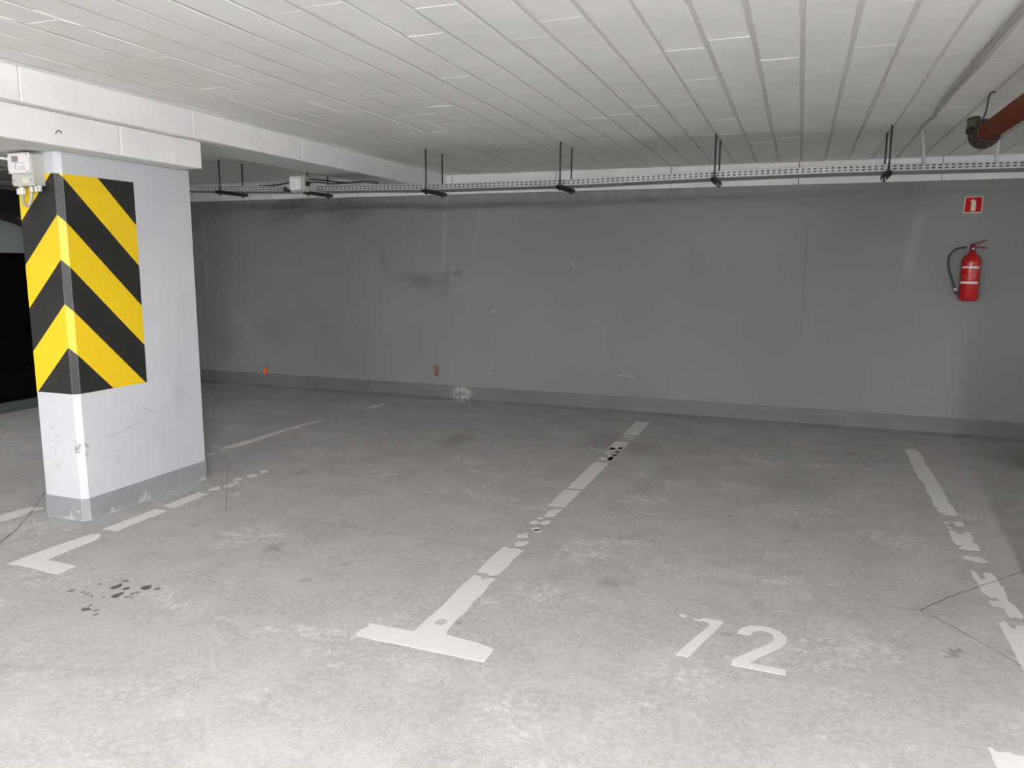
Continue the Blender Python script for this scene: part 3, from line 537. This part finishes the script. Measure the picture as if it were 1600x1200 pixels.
for x, lab in ((-5.22,'thin rod hanger of the bright tray length, just beside the striped column'), (-4.235,'rod hanger of the cable tray right behind the bulkhead lamp'),
               (-3.04,'rod hanger of the cable tray nearest where the beam meets the back wall'), (-1.845,'second rod hanger of the cable tray counting from the beam end towards the extinguisher'),
               (-.64,'third rod hanger of the cable tray from the beam end, before the plain wall'), (.54,'rod hanger of the cable tray nearest the grey drop conduit'),
               (1.74,'rod hanger of the cable tray under the rusty pipe side')):
    hanger(x, lab)
# ------------------------------------------------------------------ bulkhead lamp (off) and its cables
lx, lz = -4.27, 2.25
lamp = empty('bulkhead_lamp', (lx, 6.0, lz-.07), 'small unlit square bulkhead lamp with clouded glass, hung before the cable tray', 'lamp')
obj('housing', box(lx-.075, lx+.075, 5.965, 6.05, lz-.07, lz+.07, bev=.014), CASE, lamp)
bm = bmesh.new(); bx(bm, lx-.062, lx+.062, 5.925, 5.967, lz-.062, lz+.062, bev=.018); obj('glass_cover', bm, GLOSS, lamp, smooth=False)
for k in (-1,1): obj('rim', box(lx-.07, lx+.07, 5.955, 5.968, lz+k*.068-.004, lz+k*.068+.004), PIPEG, lamp)
for k in range(4): obj('clip', box(lx-.04+k*.026-.006, lx-.04+k*.026+.006, 5.96, 5.99, lz-.085, lz-.066), PIPEG, lamp)
bm = bmesh.new(); bx(bm, lx+.075, lx+.10, 5.98, 6.02, lz-.02, lz+.02, bev=.004); obj('cable_entry', bm, BLKR, lamp)
bm = bmesh.new(); bx(bm, lx-.03, lx+.03, 6.048, 6.0555, lz-.05, lz+.05); obj('mounting_plate', bm, DKST, lamp)
bm = bmesh.new(); tube(bm, smoothpath([(lx+.09,6.0,lz),(lx+.17,5.99,lz+.012),(lx+.32,6.02,lz-.004),(lx+.42,6.06,lz+.0),(lx+.62,6.09,lz+.012),(lx+.70,6.12,lz+.010),(lx+.72,6.15,lz+.004)]), .006, 8)
prop(obj('power_cable', bm, BLKR), 'black cable looping from the bulkhead lamp over the slotted tray', 'cable')
bm = bmesh.new(); tube(bm, smoothpath([(lx-.62,6.22,lz+.022),(lx-.40,6.21,lz+.024),(lx-.15,6.20,lz+.055),(lx-.02,6.20,lz+.06),(lx+.1,6.2,lz+.05),(lx+.3,6.2,lz+.025),(lx+.42,6.2,lz+.018)]), .007, 8)
prop(obj('power_cable', bm, BLKR), 'black cable passing behind the bulkhead lamp on top of the bright tray length', 'cable')
# ------------------------------------------------------------------ conduits on the ceiling
bm = bmesh.new(); tube(bm, smoothpath([(.713,1.2,2.487),(.713,3.4,2.487),(.713,5.0,2.487),(.722,5.45,2.487),(.735,5.62,2.480),(.722,5.80,2.476),(.714,5.98,2.470),(.725,6.03,2.44),(.74,6.06,2.36),(.752,6.08,2.245)], 5), .012, 12)
c = obj('conduit_pipe', bm, PIPEG); prop(c, 'thin grey conduit along the ceiling joint that bends down into the cable tray', 'conduit')
for k, y in enumerate((1.6, 2.9, 4.3, 5.15)):
    bm = bmesh.new(); bx(bm, .697, .729, y-.005, y+.005, 2.4715, 2.4735); bx(bm, .697,.6985,y-.005,y+.005,2.47,2.511); bx(bm, .7275,.729,y-.005,y+.005,2.47,2.511)
    obj('pipe_clip', bm, PIPEG, c)
bm = bmesh.new(); tube(bm, smoothpath([(1.20,6.16,2.512),(1.20,6.16,2.44),(1.20,6.15,2.23)], 3), .011, 10)
prop(obj('conduit_pipe', bm, PIPEW), 'short white drop conduit from the ceiling to the tray behind the rusty pipe flange', 'conduit')
# ------------------------------------------------------------------ red oxide pipe
px_, pz_ = .955, 2.365
rp = empty('steel_pipe', (px_, 4.2, pz_), 'thick rusty red pipe hung under the ceiling, ending in a grimy flange', 'pipe')
A0, A1 = Vector((1.03, 1.0, 2.35)), Vector((.95, 5.2, 2.302)); dr = (A1-A0).normalized()
bm = bmesh.new(); tube(bm, [A0, A1], .054, 32); obj('pipe_run', bm, RUST, rp)
bm = bmesh.new(); tube(bm, [A1-dr*.02, A1+dr*.0, A1+dr*.012, A1+dr*.03, A1+dr*.031], .08, 28, rs=[.060,.060,.080,.080,.068]); obj('flange', bm, RUSTD, rp)
bm = bmesh.new(); tube(bm, [A1+dr*.04, A1+dr*.062, A1+dr*.10, A1+dr*.11], .08, 28, rs=[.080,.080,.066,.045]); obj('flange', bm, RUSTD, rp)
for k in range(8):
    t = 2*math.pi*k/8+.2; s1 = dr.cross(Vector((0,0,1))).normalized(); o_ = (s1*math.cos(t)+Vector((0,0,1))*math.sin(t))*.072
    bm = bmesh.new(); tube(bm, [A1-dr*.012+o_, A1+dr*.078+o_], .0075, 6); obj('bolt', bm, DKST, rp)
# outlet cover standing off the end flange
bm = bmesh.new(); tube(bm, [A1+dr*.06+Vector((-.045,0,.03)), A1+dr*.075+Vector((-.05,.01,.075)), A1+dr*.08+Vector((-.052,.01,.10))], .03, 14, rs=[.05,.035,.036]); obj('air_valve', bm, simple('olive_grime', (.045,.045,.022), .6, 0, .5, 25), rp)
bm = bmesh.new(); hy = 5.13; tube(bm, smoothpath([(.900,hy,2.34),(.925,hy,2.40),(.935,hy,2.49),(.945,hy,2.511),(.965,hy,2.512)],3), .005, 8); tube(bm, [(px_+.0585*math.cos(t), hy, 2.303+.0585*math.sin(t)) for t in [2*math.pi*k/28 for k in range(29)]], .0045, 6)
obj('pipe_hanger', bm, DKST, rp)
# ------------------------------------------------------------------ fire extinguisher
fx, fy, fz = 1.414, 7.835, 1.25
fe = empty('fire_extinguisher', (fx, fy, fz), 'red fire extinguisher with two white bands and a black hose, hung on the grey wall', 'fire extinguisher')
bm = bmesh.new(); R_ = .0765
lathe(bm, [(.05,.012),(.058,0),(.070,.004),(.0765,.02),(R_,.33),(.0755,.352),(.068,.378),(.052,.396),(.034,.406),(.026,.416),(.023,.43),(.020,.44)], (fx,fy,fz), 48)
body = obj('cylinder', bm, REDM, fe)
def strip(z0, z1, a0, a1, m, nm):
    bm = bmesh.new(); rr = R_+.0008; n = 24; V = []
    for k in range(n+1):
        t = math.radians(a0+(a1-a0)*k/n); V.append([bm.verts.new((fx+rr*math.cos(t), fy+rr*math.sin(t), fz+z)) for z in (z0, z1)])
    for A_, B_ in zip(V, V[1:]): f = bm.faces.new((A_[0],B_[0],B_[1],A_[1])); f.smooth = True
    return obj(nm, bm, m, body)
strip(.285,.301,206,316,WHITE,'white_band'); strip(.150,.170,196,316,WHITE,'white_band')
for a0, a1 in ((222,232),(262,270),(276,286),(291,299)): strip(.205+.004*(a0%3),.222,a0,a1,simple('faded_print',(.50,.10,.08)),'faded_print')
bm = bmesh.new(); lathe(bm, [(.020,.436),(.020,.447),(.024,.450),(.024,.462),(.019,.468),(.019,.492),(.012,.497)], (fx,fy,fz), 20); obj('valve', bm, simple('valve_dark_red',(.16,.02,.015),.4), fe)
bm = bmesh.new(); tube(bm, [(fx,fy-.025,fz+.455),(fx,fy-.036,fz+.455)], .009, 12); obj('pressure_gauge', bm, WHITE, fe)
bm = bmesh.new(); tube(bm, [(fx+.005,fy,fz+.492),(fx+.045,fy-.004,fz+.508),(fx+.082,fy-.008,fz+.525),(fx+.10,fy-.008,fz+.524)], .005, 8); obj('lever', bm, simple('lever_red',(.25,.03,.03),.4), fe)
bm = bmesh.new(); tube(bm, [(fx+.01,fy,fz+.466),(fx+.06,fy-.004,fz+.468),(fx+.115,fy-.008,fz+.460)], .005, 8); obj('carry_handle', bm, simple('handle_red',(.16,.03,.03),.4), fe)
bm = bmesh.new(); tube(bm, [(fx-.018,fy,fz+.462),(fx-.045,fy,fz+.464)], .0085, 12); obj('hose_fitting', bm, GALV, fe)
hp = smoothpath([(fx-.044,fy,fz+.464),(fx-.085,fy,fz+.464),(fx-.13,fy,fz+.448),(fx-.168,fy,fz+.405),(fx-.178,fy,fz+.345),(fx-.165,fy,fz+.265),(fx-.135,fy,fz+.185),(fx-.108,fy,fz+.105)])
bm = bmesh.new(); tube(bm, hp, .0095, 14); obj('hose', bm, BLKR, fe)
bm = bmesh.new(); tube(bm, [(fx-.108,fy,fz+.110),(fx-.102,fy,fz+.086)], .0105, 12); obj('hose_ferrule', bm, WHITE, fe)
bm = bmesh.new(); tube(bm, [(fx-.102,fy,fz+.088),(fx-.106,fy,fz+.055)], .008, 12, rs=[.008,.005]); tube(bm, [(fx-.10,fy,fz+.07),(fx-.076,fy,fz+.055)], .004, 6); obj('nozzle', bm, BLKR, fe)
bm = bmesh.new(); bx(bm, fx-.02, fx+.02, fy+.05, YB, fz+.25, fz+.40); bx(bm, fx-.012, fx+.012, fy+.0, YB, fz+.415, fz+.425); obj('wall_bracket', bm, DKST, fe)
# sign above it
sg = empty('extinguisher_sign', (1.402, YB, 2.02), 'square red sign with a pale extinguisher symbol on the wall above the extinguisher', 'sign')
bm = bmesh.new(); wall_prism(bm, [(1.330,2.018),(1.474,2.018),(1.476,2.160),(1.336,2.160)], YB-.004, YB-.0002); obj('sign_plate', bm, CREAM, sg)
bm = bmesh.new(); wall_prism(bm, [(1.337,2.026),(1.467,2.026),(1.469,2.154),(1.343,2.154)], YB-.0052, YB-.0038); obj('red_field', bm, REDS, sg)
bm = bmesh.new(); wall_prism(bm, [(1.386,2.036),(1.422,2.036),(1.424,2.108),(1.420,2.120),(1.411,2.127),(1.411,2.134),(1.400,2.138),(1.388,2.132),(1.379,2.120),(1.383,2.116),(1.391,2.124),(1.397,2.127),(1.391,2.120),(1.387,2.108)], YB-.0062, YB-.005); obj('extinguisher_symbol', bm, CREAM, sg)
# orange cap on the wall foot
bm = bmesh.new(); bmesh.ops.create_uvsphere(bm, u_segments=16, v_segments=10, radius=.03, matrix=Matrix.Translation((-6.245, YB-.012, .19)) @ Matrix.Diagonal((.9,.8,1.15,1)))
tube(bm, [(-6.24,YB-.01,.21),(-6.225,YB-.012,.245)], .012, 10, rs=[.016,.004])
prop(obj('plastic_cap', bm, ORNG, smooth=True), 'small bright orange plastic cap stuck at the top of the skirting on the back wall', 'cap')
# dark arched duct in front of the left partition
bm = bmesh.new(); tube(bm, smoothpath([(-7.5,4.6,1.93),(-7.5,5.0,2.0),(-7.5,5.38,2.01),(-7.5,5.6,1.985),(-7.5,5.78,1.93),(-7.5,5.9,1.84),(-7.5,5.98,1.70)]), .035, 14)
prop(obj('drain_pipe', bm, simple('black_pipe',(.008,.008,.009),.5)), 'black bent pipe in the dark above the gateway left of the striped column', 'pipe')
# ------------------------------------------------------------------ ceiling lamps over aisle and bays, all out of view; some added as fill
LAMP_LABELS = ['twin-tube lamp hanging over the aisle at the far side of the striped column', 'added twin-tube fill lamp, unseen, deep in the aisle behind the middle bay', 'bright twin-tube lamp hanging over the aisle in front of bay twelve', 'added dim twin-tube fill lamp, unseen, in the bay before the black gateway', 'dim twin-tube lamp hanging in the bay beyond the plain pillar']
for i, (x, y, e_) in enumerate(LAMPS):
    n = NT('lamp_tube'); n.b.inputs['Emission Color'].default_value = (*LAMP_COL, 1); n.b.inputs['Emission Strength'].default_value = e_; n.b.inputs['Base Color'].default_value = (.9,.9,.9,1)
    L_ = empty('ceiling_lamp', (x, y, 2.40), LAMP_LABELS[i], 'lamp')
    zt = 2.29
    obj('housing', box(x-.022, x+.022, y-.62, y+.62, zt+.03, zt+.085, bev=.006), LIDM, L_)
    for s in (-1, 1):
        bm = bmesh.new(); tube(bm, [(x, y+s*.5, zt+.08), (x, y+s*.5, 2.515)], .006, 8); obj('drop_rod', bm, DKST, L_)
        bm = bmesh.new(); tube(bm, [(x+s*.05, y-.58, zt), (x+s*.05, y+.58, zt)], .017, 12); obj('lamp_tube', bm, n.m, L_)
        for q in (-1, 1):
            bm = bmesh.new(); bx(bm, x+s*.05-.012, x+s*.05+.012, y+q*.6-.018, y+q*.6+.018, zt-.018, zt+.033); obj('tube_holder', bm, LIDM, L_)
